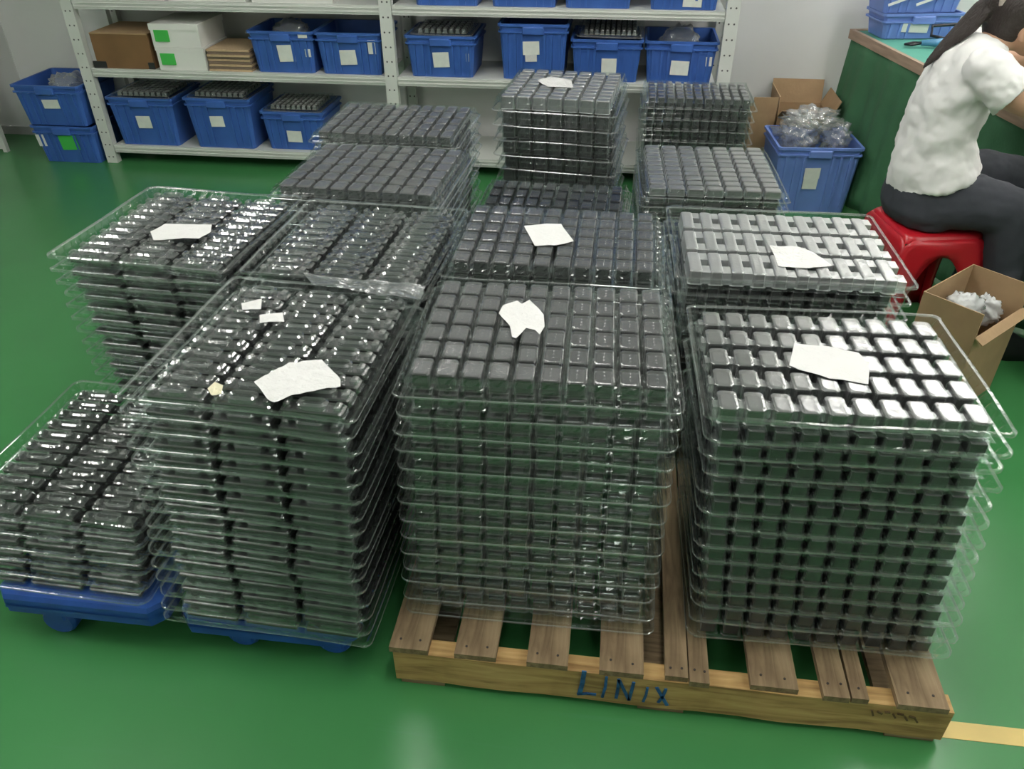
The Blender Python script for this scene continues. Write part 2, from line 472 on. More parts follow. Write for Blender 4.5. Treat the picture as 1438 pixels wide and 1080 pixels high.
# cartons on the middle shelf
t = thing('brown_carton', 'brown cardboard carton with dark corners on the middle shelf', 'carton', (-2.695, SY + .17, Z1 + .0008), 0)
MB().box(-.165, .165, -.155, .155, .0, .18).build('body', 'carton_brown', t)
for s in (-1, 1):
    MB().box(s * .165 - .028 - .004 * s, s * .165 + .028 - .026 * s, -.157, -.150, .0, .035).build('dark_corner', 'blackish', t)
MB().box(-.165, .165, -.157, .157, .176, .1815).build('lid_edge', 'cardboard', t)
for k, (z, dx) in enumerate(((0, .0), (.118, -.006))):
    t = thing('white_carton', ('lower white carton with green label on the middle shelf', 'upper white carton with green label, stacked on the other')[k], 'carton', (-2.36 + dx, SY + .16, Z1 + z + .001), 0)
    MB().box(-.135, .135, -.15, .15, 0, .108).build('body', 'carton_white', t)
    MB().box(-.139, .139, -.154, .154, .085, .117).build('lid', 'carton_white', t) if k == 1 else MB().box(-.138, .138, -.153, .153, .1, .117).build('lid', 'carton_white', t)
    tag(MB().box(-.115, -.035, -.1555, -.15, .028, .086).build('label', 'green_label', t), 'green paper label', None)
for k in range(9):
    o = MB().box(-.12, .12, -.14, .14, 0, .0105).build('cardboard_sheet', 'board_sheet' if k % 2 else 'cardboard_edge')
    o.location = (-2.095 + rnd.uniform(-.005, .005), SY + .16 + rnd.uniform(-.006, .006), Z1 + .0005 + k * .0125); o.rotation_euler = (0, 0, rnd.uniform(-.03, .03))
    tag(o, 'brown cardboard sheet in the low pile beside the white cartons', 'cardboard', 'pile of brown sheets on the middle shelf')
for i, (x, w) in enumerate(((-2.60, .43), (-2.15, .42), (-1.69, .43))):
    t = thing('white_carton', ('white carton on third shelf above the brown carton', 'white carton on the third shelf between two white cartons', 'white carton on third shelf against the middle post')[i], 'carton', (x, SY + .17, Z2 + .001))
    MB().box(-w / 2, w / 2, -.155, .155, 0, .16).build('body', 'carton_white', t)
    MB().box(-w / 2 - .003, w / 2 + .003, -.159, .159, .13, .17).build('lid', 'carton_white', t)

# board edge at the left border
g = onz(10, 214, 0)
t = thing('standing_board', 'pale grey board edge standing on floor left of the stacked blue crates', 'board', (g.x - .3, g.y, 0))
MB().box(-.285, .285, .003, .025, .03, 1.3).build('panel', 'cabinet', t)
for s_ in (-1, 1): MB().box(s_ * .29 - .012, s_ * .29 + .012, 0, .028, 0, 1.32).build('frame_post', 'steel_paint', t)
MB().box(-.28, .28, 0, .028, .02, .045).build('frame_rail', 'steel_paint', t)

# ------------------------------------------------------------------ trays


def perim(Wd, Dp, r, step=.0075):
    pts = []
    a, b = Wd / 2, Dp / 2
    segs = [((-a + r, -b), (a - r, -b), (0, -1)), None, ((a, -b + r), (a, b - r), (1, 0)), None,
            ((a - r, b), (-a + r, b), (0, 1)), None, ((-a, b - r), (-a, -b + r), (-1, 0)), None]
    corners = [(a - r, -b + r, -PI / 2), (a - r, b - r, 0), (-a + r, b - r, PI / 2), (-a + r, -b + r, PI)]
    ci = 0
    for sg in segs:
        if sg:
            p, q, n = sg
            l = math.hypot(q[0] - p[0], q[1] - p[1]); k = max(2, int(l / step))
            for j in range(k + 1):
                t = j / k; pts.append((p[0] + (q[0] - p[0]) * t, p[1] + (q[1] - p[1]) * t, n[0], n[1], l * t))
        else:
            cx, cy, a0 = corners[ci]; ci += 1
            for j in range(1, 5):
                an = a0 + PI / 2 * j / 5
                pts.append((cx + r * math.cos(an), cy + r * math.sin(an), math.cos(an), math.sin(an), -1))
    return pts


def rim_mesh(Wd, Dp, h, prof, seed, rib=.032, wave=.002):
    P = perim(Wd, Dp, .022)
    rg = random.Random(seed)
    ph = [rg.uniform(0, 6.28) for _ in range(4)]
    if prof == 'up':
        pf = [(.003, h - .007, 0), (0, h - .0055, 0), (0, h - .001, 0), (.0025, h, 0), (.011, h, 0), (.0135, h - .003, 0), (.019, h * .62, .0032), (.024, h * .30, .0032), (.028, .004, 0), (.036, .003, 0)]
    else:
        pf = [(.0, .003, 0), (0, .0065, 0), (.002, .008, 0), (.010, .008, 0), (.0125, .011, 0), (.016, h * .58, .0032), (.0215, h * .64, 0), (.0235, h * .70, 0), (.027, h - .003, .0025), (.030, h - .001, 0), (.034, h * .55, 0)]
    mb = MB(); rings = []
    for ins, z, ra in pf:
        ins *= .78; ra *= .8
        rg_ = []
        for (x, y, nx, ny, s) in P:
            ri = ins
            if ra and s >= 0:
                q = (s / rib) % 1.0
                ri += ra * (1 if q < .62 else -1 if .68 < q < .94 else 0)
            u = (x + y * .7)
            zz = z + wave * (math.sin(u * 9 + ph[0]) + .6 * math.sin((x - y) * 17 + ph[1])) * min(1, (abs(x) / Wd + abs(y) / Dp))
            wob = .0015 * math.sin(s * 11 + ph[2])
            rg_.append((x - nx * (ri + wob), y - ny * (ri + wob), zz))
        rings.append(rg_)
    mb.loft(rings, False, True)
    me = mb.mesh('rim', 'plastic')
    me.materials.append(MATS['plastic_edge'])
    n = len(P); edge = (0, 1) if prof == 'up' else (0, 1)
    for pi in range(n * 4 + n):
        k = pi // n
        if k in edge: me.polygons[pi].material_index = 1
    return me


def pocket_rect(cw, cd, h, dots=True, dome=0.0, mat='plastic_cap', tab=False, b=.0035, draft=.0025):
    a, d = cw / 2, cd / 2; r = min(.006, a * .3)

    def ring(ins, z):
        A, D = a - ins, d - ins
        return [(-A + r, -D, z), (A - r, -D, z), (A, -D + r, z), (A, D - r, z), (A - r, D, z), (-A + r, D, z), (-A, D - r, z), (-A, -D + r, z)]
    mb = MB()
    rr = [ring(-.0015, .006), ring(0, .0085), ring(draft, h - b), ring(draft + b * .35, h - b * .3), ring(draft + b, h)]
    if dome: rr += [ring(draft + b + .004, h + dome)]
    mb.loft(rr, False, True)
    if dots:
        for k in (-.2, -.02, .18):
            s = .0022; y = k * cd; zz = h + dome
            for q in range(4):
                c = [(-s, y - s), (s, y - s), (s, y + s), (-s, y + s)]
                p0, p1 = c[q], c[(q + 1) % 4]
                mb.quad((p0[0], p0[1], zz + .0002), (p1[0], p1[1], zz + .0002), (0, y, zz + .0018))
    if tab == 'ends':
        for y0, y1 in ((-d * .95, -d * .30), (d * .30, d * .95)):
            mb.box(a - draft - .002, a + .017, y0, y1, .008, h * .93)
    elif tab:
        mb.box(a - draft, a + .007, -d * .35, d * .35, .008, h * .72)
        mb.box(-a - .007, -a + draft, -d * .35, d * .35, .008, h * .72)
    return mb.mesh('pocket', mat)


def pocket_oval(cw, cd, h, mat='plastic_cap'):
    mb = MB(); a, d = cw / 2, cd / 2

    def rr(A, D, x, z, r=.005):
        r = min(r, A * .5, D * .5)
        return [(x - A + r, -D, z), (x + A - r, -D, z), (x + A, -D + r, z), (x + A, D - r, z), (x + A - r, D, z), (x - A + r, D, z), (x - A, D - r, z), (x - A, -D + r, z)]
    hb = h * .62
    mb.loft([rr(a, d, 0, .006), rr(a - .002, d - .002, 0, hb - .003), rr(a - .005, d - .005, 0, hb)], False, True)

    def ov(A, D, z, n=20):
        L_ = A - D
        pts = []
        for j in range(n):
            an = 2 * PI * j / n
            pts.append((math.copysign(L_, math.cos(an)) + D * math.cos(an), D * math.sin(an), z))
        return pts
    A, D = a * .50, d * .84
    mb.loft([ov(A, D, hb), ov(A - .001, D - .001, h - .0035), ov(A - .0055, D - .0055, h), ov(A - .0075, D - .0075, h), ov(A - .0125, D - .0115, h - .005), ov(A - .014, D - .0125, hb)], False, True)
    for s in (-1, 1):
        x = s * a * .78; e = a * .13
        mb.loft([rr(e, d * .62, x, hb), rr(e - .001, d * .6 - .001, x, h - .006), rr(e - .005, d * .6 - .0065, x, h - .002)], False, True)
    return mb.mesh('pocket', mat)


def part_rect(cw, cd, h):
    return MB().bevbox(-cw / 2 + .006, cw / 2 - .006, -cd / 2 + .006, cd / 2 - .006, .0072, h - .005, .003).mesh('black_part', 'black_part')


def part_bar(cw, cd, h):
    mb = MB().bevbox(-cw / 2 + .007, cw / 2 - .007, -cd / 2 + .006, cd / 2 - .006, .0072, h * .62 - .003, .003)
    return mb.mesh('black_part', 'black_part')


ORD = ['topmost', 'second', 'third', 'fourth', 'fifth', 'sixth', 'seventh', 'eighth', 'ninth', 'tenth', 'eleventh', 'twelfth', 'thirteenth', 'fourteenth', 'fifteenth', 'sixteenth',
       'seventeenth', 'eighteenth', 'nineteenth', 'twentieth']
REST = MB()          # black contents of the trays too many or too deep to count
TOPS = {}


def stack(key, Wd, Dp, ztop, zbase, top, bot, ang, n, nx, ny, prof, kind, toplabel, phrase, partlabel=None, pockets_down=99, mat=None, margin=.030, gap=(.004, .004), seed=0, jit=.0045, h=None, rowgap=0, topz=None):
    rg = random.Random(seed + 100)
    p = (ztop - zbase) / n
    h = h or p * .96
    gx, gy = (Wd - 2 * margin) / nx, (Dp - 2 * margin) / ny
    cw, cd = gx - gap[0], gy - gap[1]
    pm = mat or ('plastic_oval' if kind == 'oval' else 'plastic_cap')
    if kind == 'rect': pk = pocket_rect(cw, cd, h, True, 0, pm); bp = part_rect(cw, cd, h)
    elif kind == 'plain': pk = pocket_rect(cw, cd, h, False, .0006, mat or 'plastic_matte'); bp = part_rect(cw, cd, h)
    elif kind == 'cap': pk = pocket_rect(cw, cd, h, False, .0006, pm, True, b=.002, draft=.002); bp = part_rect(cw, cd, h)
    elif kind == 'long': pk = pocket_rect(cw, cd, h, False, .0006, pm, 'ends', b=.003, draft=.0015); bp = part_rect(cw, cd, h)
    else: pk = pocket_oval(cw, cd, h, pm); bp = part_bar(cw, cd, h)
    if kind == 'oval': pl = pocket_oval(cw, cd, h, 'plastic_cap')
    else: pl = pocket_rect(cw, cd, h, False, 0, 'plastic_cap')
    rims = [rim_mesh(Wd, Dp, h if prof == 'down' else h * 1.0, prof, seed * 10 + q) for q in range(3)]
    cells = [(-Wd / 2 + margin + gx * (i + .5), -Dp / 2 + margin + gy * (j + .5)) for j in range(ny) for i in range(nx)]
    for k in range(n):
        zt = zbase + p * (n - 1 - k) + .0005
        f = (zt - zbase) / max(1e-6, (ztop - zbase - p))
        x = bot[0] + (top[0] - bot[0]) * f; y = bot[1] + (top[1] - bot[1]) * f
        rz = math.radians(ang)
        if k:
            x += rg.uniform(-jit, jit); y += rg.uniform(-jit, jit); rz += math.radians(rg.uniform(-1, 1))
        lab = toplabel if k == 0 else 'clear tray of black parts, %s from the top of the %s' % (ORD[k], phrase)
        t = thing('parts_tray', lab, 'tray', (x, y, zt), rz, 'trays of the ' + phrase)
        link('rim', rims[k % 3], t)
        if k == 0:
            TOPS[key] = (t, h)
            for cx, cy in cells:
                o = link('pocket', pk, t, (cx, cy, 0))
                o.rotation_euler = (rg.uniform(-.018, .018), rg.uniform(-.018, .018), rg.uniform(-.012, .012))
        elif k <= pockets_down:
            for cx, cy in cells[:nx]: link('pocket', pl, t, (cx, cy, 0))
        M = Matrix.Translation((x, y, zt)) @ Matrix.Rotation(rz, 4, 'Z')
        if k == 0 and partlabel:
            for cx, cy in cells:
                q = M @ Vector((cx, cy, 0))
                o = link('black_part', bp, None, q, rz)
                tag(o, partlabel, 'part', 'black parts in ' + phrase + ' top tray')
        else:
            hh = h * .62 - .003 if kind == 'oval' else h - .005
            for idx, (cx, cy) in enumerate(cells):
                i, j = idx % nx, idx // nx
                b0 = MB().box(cx - cw / 2 + .006, cx + cw / 2 - .006, cy - cd / 2 + .006, cy + cd / 2 - .006, .0072, hh)
                o0 = len(REST.v)
                REST.v += [tuple(M @ Vector(v)) for v in b0.v]; REST.f += [tuple(o0 + a for a in f_) for f_ in b0.f]
    return t


PT = .131      # pallet top
DT = .150      # dolly deck
stack('A', .49, .52, .70, .116, (-.68, 1.39), (-.686, 1.30), -2.5, 16, 3, 10, 'up', 'oval',
      'topmost clear tray of the tall dolly stack, large crumpled paper on it', 'tall dolly stack',
      'black bar part under an oval clear pocket beside the crumpled white paper', gap=(.012, .004), seed=1, margin=.029)
stack('H', .50, .54, .335, DT, (-1.220, 1.395), (-1.212, 1.335), -1.5, 6, 3, 11, 'up', 'oval',
      'topmost clear tray of the low dolly stack, bare of paper', 'low dolly stack', None, gap=(.012, .004), seed=2, margin=.029)
stack('D', .50, .50, .715, 0, (-1.165, 1.91), (-1.205, 1.99), -3.5, 18, 3, 10, 'up', 'oval',
      'topmost clear tray with pale paper, on stack behind the low dolly stack', 'stack behind the low dolly',
      'black bar part under an oval clear pocket beside the pale square paper', 10, gap=(.012, .004), seed=3, margin=.029)
stack('E', .49, .49, .70, 0, (-.662, 1.915), (-.69, 1.94), -2.5, 18, 3, 10, 'up', 'oval',
      'topmost clear tray without paper, behind the tall dolly stack', 'stack behind the tall dolly',
      'black bar part under an oval clear pocket in the paperless tray behind the dolly', 4, gap=(.012, .004), seed=4, margin=.029)
stack('B', .565, .455, .737, PT, (-.122, 1.44), (-.127, 1.375), 1.2, 14, 10, 6, 'down', 'rect',
      'topmost clear tray with moth-shaped torn paper, in the front pallet stack', 'pallet stack with torn paper',
      'square black part under a clear pocket beside the moth-shaped torn paper', seed=5, margin=.028)
stack('F', .565, .42, .722, PT, (-.135, 1.945), (-.13, 1.95), -.5, 14, 10, 6, 'down', 'rect',
      'topmost clear tray with square white paper, behind the torn paper tray', 'pallet stack with square paper',
      'square black part under a clear pocket beside the square white paper', 3, seed=6, margin=.028)
stack('C', .555, .435, .712, PT, (.468, 1.42), (.505, 1.362), 1.5, 14, 10, 5, 'up', 'cap',
      'topmost clear tray of shiny square caps and wide paper, front of the pallet', 'pallet stack of shiny caps',
      'black part under a shiny square cap around the wide white paper', mat='plastic_pale', gap=(.0085, .012), seed=7, margin=.026)
stack('G', .56, .44, .730, PT, (.437, 1.945), (.44, 1.95), 1, 14, 10, 3, 'up', 'long',
      'topmost clear tray of long frosty caps beside the red stool', 'pallet stack beside red stool',
      'black part under a long frosty cap near the red stool', 4, mat='plastic_frost', gap=(.017, .014), seed=8, margin=.028)
stack('I', .56, .48, .70, 0, (-.775, 2.455), (-.865, 2.44), -3, 18, 9, 6, 'down', 'plain',
      'topmost clear tray of flat caps, stack between dolly stacks and the shelf', 'stack standing before the shelf', None, 5, gap=(.006, .003), seed=9)
stack('J', .56, .44, .712, 0, (-.82, 2.938), (-.84, 2.955), -1.4, 18, 10, 5, 'down', 'plain',
      'topmost clear tray of flat caps, on the stack nearest the left shelf bay', 'stack nearest left shelf bay', None, 4, gap=(.006, .003), seed=10)
stack('K', .51, .52, .72, 0, (-.235, 3.47), (-.22, 3.45), -5, 12, 7, 9, 'down', 'plain',
      'topmost frosty clear tray with a paper shred, on the loose crooked stack', 'loose crooked stack', None, 7, mat='plastic_frost', gap=(.006, .008), seed=11, jit=.012)
stack('L', .54, .45, .53, 0, (-.205, 2.64), (-.195, 2.64), -2, 13, 10, 5, 'down', 'rect',
      'topmost green-tinged clear tray, sunk between square paper and crooked stacks', 'low stack amid taller ones', None, 2, mat='plastic', seed=12)
stack('M', .54, .37, .565, 0, (.375, 4.04), (.375, 4.04), 0, 11, 11, 5, 'down', 'plain',
      'topmost clear tray of dark caps on stack by the end post', 'stack by shelf end post', None, 5, gap=(.006, .003), seed=13)
stack('N', .55, .565, .505, 0, (.37, 3.135), (.375, 3.135), 2, 14, 7, 10, 'down', 'plain',
      'topmost clear tray of pale slats on stack beside crate of bags', 'stack beside crate of bags', None, 4, mat='plastic_slat', gap=(.007, .005), seed=14)
o = REST.build('black_parts', 'black_part')
tag(o, 'black plastic parts filling the deeper and further clear trays', 'parts', kind='stuff')


# trays lying in the shelf crates
def small_tray(label, loc, Wd, Dp, nx, ny, tilt=0):
    h = .03
    t = thing('crate_tray', label, 'tray', loc)
    t.rotation_euler = (tilt, 0, 0)
    link('rim', rim_mesh(Wd, Dp, h, 'down', 77), t)
    gx, gy = (Wd - .07) / nx, (Dp - .07) / ny
    pk = pocket_rect(gx - .004, gy - .004, h, False, .0005, 'plastic_slat')
    for j in range(ny):
        for i in range(nx): link('pocket', pk, t, (-Wd / 2 + .035 + gx * (i + .5), -Dp / 2 + .035 + gy * (j + .5), 0))
    MB().box(-Wd / 2 + .04, Wd / 2 - .04, -Dp / 2 + .04, Dp / 2 - .04, .003, h - .006).build('contents', 'black_part', t)


small_tray('grey clear tray lying in the tallest crate of the bottom row', (-2.675, SY + .185, Z0 + .262), .37, .33, 9, 6)
small_tray('grey clear tray lying in the middle crate of the bottom row', (-2.215, SY + .185, Z0 + .272), .36, .33, 9, 6)
small_tray('grey clear tray lying in the lowest crate of the bottom row', (-1.80, SY + .20, Z0 + .21), .34, .32, 9, 6)
small_tray('clear tray lying in crate right of the middle post', (-.93, SY + .19, Z1 + .20), .33, .31, 8, 5)
small_tray('clear tray tilted on the crate behind the crooked stack', (-.065, SY + .19, Z1 + .225), .34, .31, 10, 5, .12)

# ------------------------------------------------------------------ paper scraps


def scrap(name, label, pts, z, mat='paper', amp=.004, seed=1, rings=7):
    P = [onz(px, py, z) for px, py in pts]
    Q = []
    for i in range(len(P)):
        a, b = P[i], P[(i + 1) % len(P)]
        k = max(1, int((b - a).length / .008))
        for j in range(k): Q.append(a + (b - a) * j / k)
    c = sum(Q, Vector()) / len(Q)
    v = [(0, 0, 0)]; f = []; n = len(Q)
    lowest = 0
    for r in range(1, rings + 1):
        for q in Q:
            d = (q - c) * (r / rings)
            s = d * 16 + Vector((seed, seed * 2, 0))
            zz = amp * (noise.noise(s) * 1.2 + .7 * abs(noise.noise(s * 2.1)) + .25 * noise.noise(s * 5))
            v.append((d.x, d.y, zz)); lowest = min(lowest, zz)
    for i in range(n): f.append((0, 1 + i, 1 + (i + 1) % n))
    for r in range(rings - 1):
        for i in range(n):
            a = 1 + r * n + i; b = 1 + r * n + (i + 1) % n
            f.append((a, a + n, b + n, b))
    v = [(x, y, w - lowest * .6) for x, y, w in v]
    me = bpy.data.meshes.new(name); me.from_pydata(v, [], f); me.materials.append(MATS[mat]); me.update()
    o = link(name, me, None, c)
    md = o.modifiers.new('thick', 'SOLIDIFY'); md.thickness = .0005
    return tag(o, label, 'paper')


def topz(key): return TOPS[key][0].location.z + TOPS[key][1] + .001


def crop(pts, x0, y0, s): return [(x0 + a / s, y0 + b / s) for a, b in pts]


scrap('paper_scrap', 'moth-shaped torn white paper on the tray of square black parts', crop([(525, 590), (545, 555), (610, 535), (630, 548), (665, 530), (700, 560), (730, 600), (735, 650), (712, 685), (690, 665), (650, 655), (620, 690), (603, 705), (585, 700), (575, 650), (540, 610)], 540, 260, 3.268), topz('B'), amp=.003, seed=1)
scrap('paper_scrap', 'square white paper on the tray behind the moth-shaped paper', crop([(640, 190), (735, 180), (810, 180), (868, 260), (790, 278), (690, 280)], 540, 260, 3.268), topz('F'), amp=.002, seed=2)
scrap('paper_scrap', 'large crumpled white paper on the tall dolly stack', crop([(710, 520), (790, 470), (870, 430), (1020, 415), (1105, 500), (1105, 530), (960, 560), (800, 605), (770, 590)], 140, 380, 3.268), topz('A'), amp=.006, seed=3)
scrap('paper_bit', 'small white paper bit further from the large crumpled paper', crop([(650, 150), (745, 135), (742, 185), (655, 182)], 140, 380, 3.268), topz('A'), amp=.003, seed=4)
scrap('paper_bit', 'small white paper bit nearer the large crumpled paper', crop([(735, 208), (840, 193), (847, 235), (735, 242)], 140, 380, 3.268), topz('A'), amp=.003, seed=5)
scrap('paper_bit', 'small cream folded paper bit by the dolly stack front rim', crop([(495, 540), (530, 520), (570, 540), (560, 575), (515, 578)], 140, 380, 3.268), topz('A'), 'paper_cream', amp=.010, seed=6)
scrap('paper_scrap', 'wide white paper on the tray of shiny square caps', crop([(565, 410), (790, 430), (850, 440), (1010, 470), (1085, 545), (1075, 690), (900, 660), (800, 650), (600, 590), (530, 560)], 1000, 400, 4.908), topz('C'), amp=.0025, seed=7)
scrap('paper_scrap', 'white paper on the tray of long frosty caps', crop([(445, 210), (560, 215), (610, 230), (690, 290), (600, 300), (480, 290), (465, 250)], 920, 270, 2.776), topz('G'), amp=.003, seed=8)
scrap('paper_scrap', 'pale square paper on the stack behind the low dolly', crop([(545, 310), (620, 270), (855, 275), (850, 310), (790, 345), (560, 350)], 60, 240, 3.6), topz('D'), amp=.003, seed=9)
scrap('paper_scrap', 'small white paper shred on the loose crooked stack', crop([(270, 410), (340, 385), (440, 410), (450, 445), (320, 440)], 680, 0, 3.595), topz('K'), amp=.003, seed=10)

scrap('plastic_film', 'crumpled clear film along the rear rim of the tall dolly stack', [(425, 384), (480, 392), (545, 396), (598, 404), (590, 420), (545, 418), (500, 412), (440, 402)], topz('A'), 'plastic_cap', amp=.008, seed=31)['category'] = 'film'

# ------------------------------------------------------------------ pallet
pal = thing('wooden_pallet', 'weathered wooden pallet with blue hand lettering under four tray stacks', 'pallet', (.185, 1.055, 0))
PXL, PXR, PD = -.595, .585, 1.13       # local
sk = MB(); nseg = 14
SZ0, SZ1 = .016, .112
for k, yy in enumerate((.0, .545, 1.09)):
    mb = MB()
    rings = []
    for i in range(nseg + 1):
        x = PXL + (PXR - PXL) * i / nseg
        e = .002 * math.sin(i * 1.7 + k)
        rings.append([(x, yy + e, SZ0 + .001 * math.sin(i * 2.3)), (x, yy + .042, SZ0), (x, yy + .042, SZ1), (x, yy + e * .5, SZ1)])
    mb.loft(rings, True, True)
    st = mb.build('stringer', 'pallet_wood', pal)
    if k == 0: st0 = st
dmesh = {}
bx = []
for a, b in ((545, 600), (638, 697), (739, 797), (842, 904), (934, 966), (969, 997), (1053, 1119), (1154, 1191), (1194, 1218), (1257, 1327)):
    yv = 905 + (a - 545) * .083
    bx.append((onz(a, yv + 5, .13).x - .185, onz(b, yv + 9, .13).x - .185))
for k, (a, b) in enumerate(bx):
    y0 = rnd.uniform(-.004, .006); cx = (a + b) / 2; w = b - a
    mb = MB(); rings = []
    for i in range(9):
        y = (y0 - .002) + (PD - y0) * i / 8
        e = rnd.uniform(-.0012, .0012)
        rings.append([(-y, -w / 2 + e, 0), (-y, w / 2 + e, 0), (-y, w / 2 + e, .0165), (-y, -w / 2 + e, .0165)])
    mb.loft(rings, True, True)
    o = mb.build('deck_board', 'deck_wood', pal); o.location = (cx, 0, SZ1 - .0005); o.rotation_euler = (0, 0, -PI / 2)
    o.matrix_local  # boards run along y
    o.rotation_euler = (0, 0, -PI / 2 + rnd.uniform(-.004, .004))
    for q in ((-.25, .25) if w > .04 else (0,)):
        nl = MB(); nl.tube([(0, 0, -.002), (0, 0, .0012)], .0028, 8); nn = nl.build('nail', 'nail', o)
        nn.location = (-(.022 + rnd.uniform(0, .008)), q * w, .0165)
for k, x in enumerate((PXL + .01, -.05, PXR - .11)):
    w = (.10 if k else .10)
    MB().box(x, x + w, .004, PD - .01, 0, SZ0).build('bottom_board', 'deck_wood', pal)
# lettering on the front stringer
FY = 1.055 - .0035


def stroke(mb, pts, w, y, s=2.996, ox=520, oy=820):
    P = [ony(ox + a / s, oy + b / s, y) for a, b in pts]
    for a, b in zip(P[:-1], P[1:]):
        d = (b - a); d.normalize(); nrm = Vector((-d.z, 0, d.x)) * w * .5
        ex = d * w * .2
        q = [a - nrm - ex, b - nrm + ex, b + nrm + ex, a + nrm - ex]
        i = len(mb.v)
        for yy in (0, .003):
            mb.v += [(p.x - .185, y + yy - 1.055, p.z) for p in q]
        mb.f += [(i, i + 1, i + 2, i + 3), (i + 7, i + 6, i + 5, i + 4)] + [(i + j, i + 4 + j, i + 4 + (j + 1) % 4, i + (j + 1) % 4) for j in range(4)]


for ch, ss in (('L', (([(900, 372), (892, 420), (880, 465)], .010), ([(872, 466), (910, 464), (948, 468)], .006))),
               ('I', (([(994, 395), (988, 440), (976, 478)], .006),)),
               ('N', (([(1034, 482), (1042, 440), (1046, 405), (1068, 450), (1088, 490), (1100, 450), (1108, 418)], .007),)),
               ('I', (([(1166, 440), (1160, 470), (1148, 497)], .0055),)),
               ('X', (([(1206, 440), (1226, 475), (1248, 512)], .007), ([(1244, 446), (1230, 478), (1212, 500)], .006)))):
    mb = MB()
    for pts_, w_ in ss: stroke(mb, pts_, w_, FY)
    tag(mb.build('letter', 'marker_blue', st0), 'blue hand-painted letter ' + ch, None)
mb = MB()
for a in ((868, 478, 872, 496), (890, 482, 905, 490), (918, 484, 935, 486), (948, 492, 955, 505), (965, 490, 985, 494), (990, 500, 1000, 515), (1010, 500, 1030, 506), (1030, 508, 1038, 522)):
    stroke(mb, [(a[0], a[1]), (a[2], a[3])], .004, FY, 2.673, 900, 820)
tag(mb.build('stamp_marks', 'stamp_ink', st0), 'faint brown stamped marks', None, kind='stuff')

# ------------------------------------------------------------------ dollies


def dolly(label, x0, x1, y0, y1, feet, dz=0):
    cx, cy = (x0 + x1) / 2, (y0 + y1) / 2
    t = thing('plastic_dolly', label, 'dolly', (cx, cy, 0))
    a, b = (x1 - x0) / 2, (y1 - y0) / 2

    def oct(z, ins, c=.03): return [(-a + c, -b + ins, z), (a - c, -b + ins, z), (a - ins, -b + c, z), (a - ins, b - c, z), (a - c, b - ins, z), (-a + c, b - ins, z), (-a + ins, b - c, z), (-a + ins, -b + c, z)]
    MB().loft([oct(.085 + dz, .012), oct(.095 + dz, .0), oct(.138 + dz, .0), oct(.149 + dz, .006)], True, True).build('deck', 'dolly_blue', t)
    MB().loft([oct(.112 + dz, -.003), oct(.120 + dz, -.003)], False, False).build('edge_bead', 'dolly_blue', t)
    for fx, fy in feet:
        w = MB(); n = 16
        rings = []
        for yy in (-.030, -.022, .022, .030):
            r = .042 if abs(yy) < .025 else .036
            rings.append([(math.cos(2 * PI * j / n) * r, yy, .042 + math.sin(2 * PI * j / n) * r) for j in range(n)])
        w.loft(rings, True, True)
        wh = w.build('wheel', 'dolly_blue', t, False); wh.location = (fx - cx, fy - cy, 0)
        hb = MB(); hb.bevbox(-.028, .028, -.034, .034, .055 + dz, .088 + dz, .006)
        ho = hb.build('caster_housing', 'dolly_blue', t); ho.location = (fx - cx, fy - cy, 0)
    return t


dolly('blue plastic dolly under the low tray stack', -1.37, -.955, 1.065, 1.66, ((-1.25, 1.115), (-1.06, 1.32), (-1.25, 1.6), (-1.03, 1.6)))
dolly('blue plastic dolly under the tall tray stack', -.935, -.515, 1.085, 1.56, ((-.795, 1.135), (-.575, 1.14), (-.80, 1.51), (-.58, 1.51)), -.034)

# ------------------------------------------------------------------ crate of bags, cartons by the wall
crate(.975, 3.935, 0, .41, .36, .335, 'blue crate on the floor by the green cloth, full of plastic bags', rz=math.radians(4), mat='blue_pale', labels=((-.02, .62, .075, .055, LP), (-.02, .46, .07, .055, LP)))
MB_ = None
blob('dark_bundle', 'dark bundle inside the floor crate beneath the bags', 'bundle', (.975, 4.115, .165), (.125, .11, .10), 'blackish', 14, .15)
blob('plastic_bag', 'large clear and silvery bag heaped in the floor crate', 'bag', (.898, 4.105, .355), (.096, .122, .082), 'film', 11, .45, freq=3.4)
blob('plastic_bag', 'smaller clear bag crumpled beside the large bag in floor crate', 'bag', (1.078, 4.115, .345), (.068, .115, .074), 'film', 12, .45, freq=3.4)
blob('plastic_bag', 'pale twisted bag lying over the other bags of the floor crate', 'bag', (.95, 4.085, .430), (.125, .085, .05), 'film', 13, .5, flatz=-.03, freq=3.0)


def open_carton(label, loc, w, d, h, rz, flaps, mat='cardboard', low_front=0.0, name='open_carton', t=.004):
    th = thing(name, label, 'carton', loc, rz)
    mb = MB()
    mb.box(-w / 2, w / 2, -d / 2, d / 2, 0, t)
    mb.box(-w / 2, -w / 2 + t, -d / 2, d / 2, t, h); mb.box(w / 2 - t, w / 2, -d / 2, d / 2, t, h)
    mb.box(-w / 2 + t, w / 2 - t, d / 2 - t, d / 2, t, h)
    mb.box(-w / 2 + t, w / 2 - t, -d / 2, -d / 2 + t, t, h - low_front)
    mb.build('walls', mat, th)
    for side, ang, fl in flaps:
        q = MB()
        L_ = w if side in 'fb' else d
        q.box(-L_ / 2, L_ / 2, 0, t, 0, fl)
        o = q.build('flap', mat, th)
        zz = h - (low_front if side == 'f' else 0)
        o.location = {'f': (0, -d / 2, zz), 'b': (0, d / 2, zz), 'l': (-w / 2, 0, zz), 'r': (w / 2, 0, zz)}[side]
        rzz = {'f': 0, 'b': PI, 'l': -PI / 2, 'r': PI / 2}[side]
        o.rotation_euler = (math.radians(ang), 0, rzz)
    return th


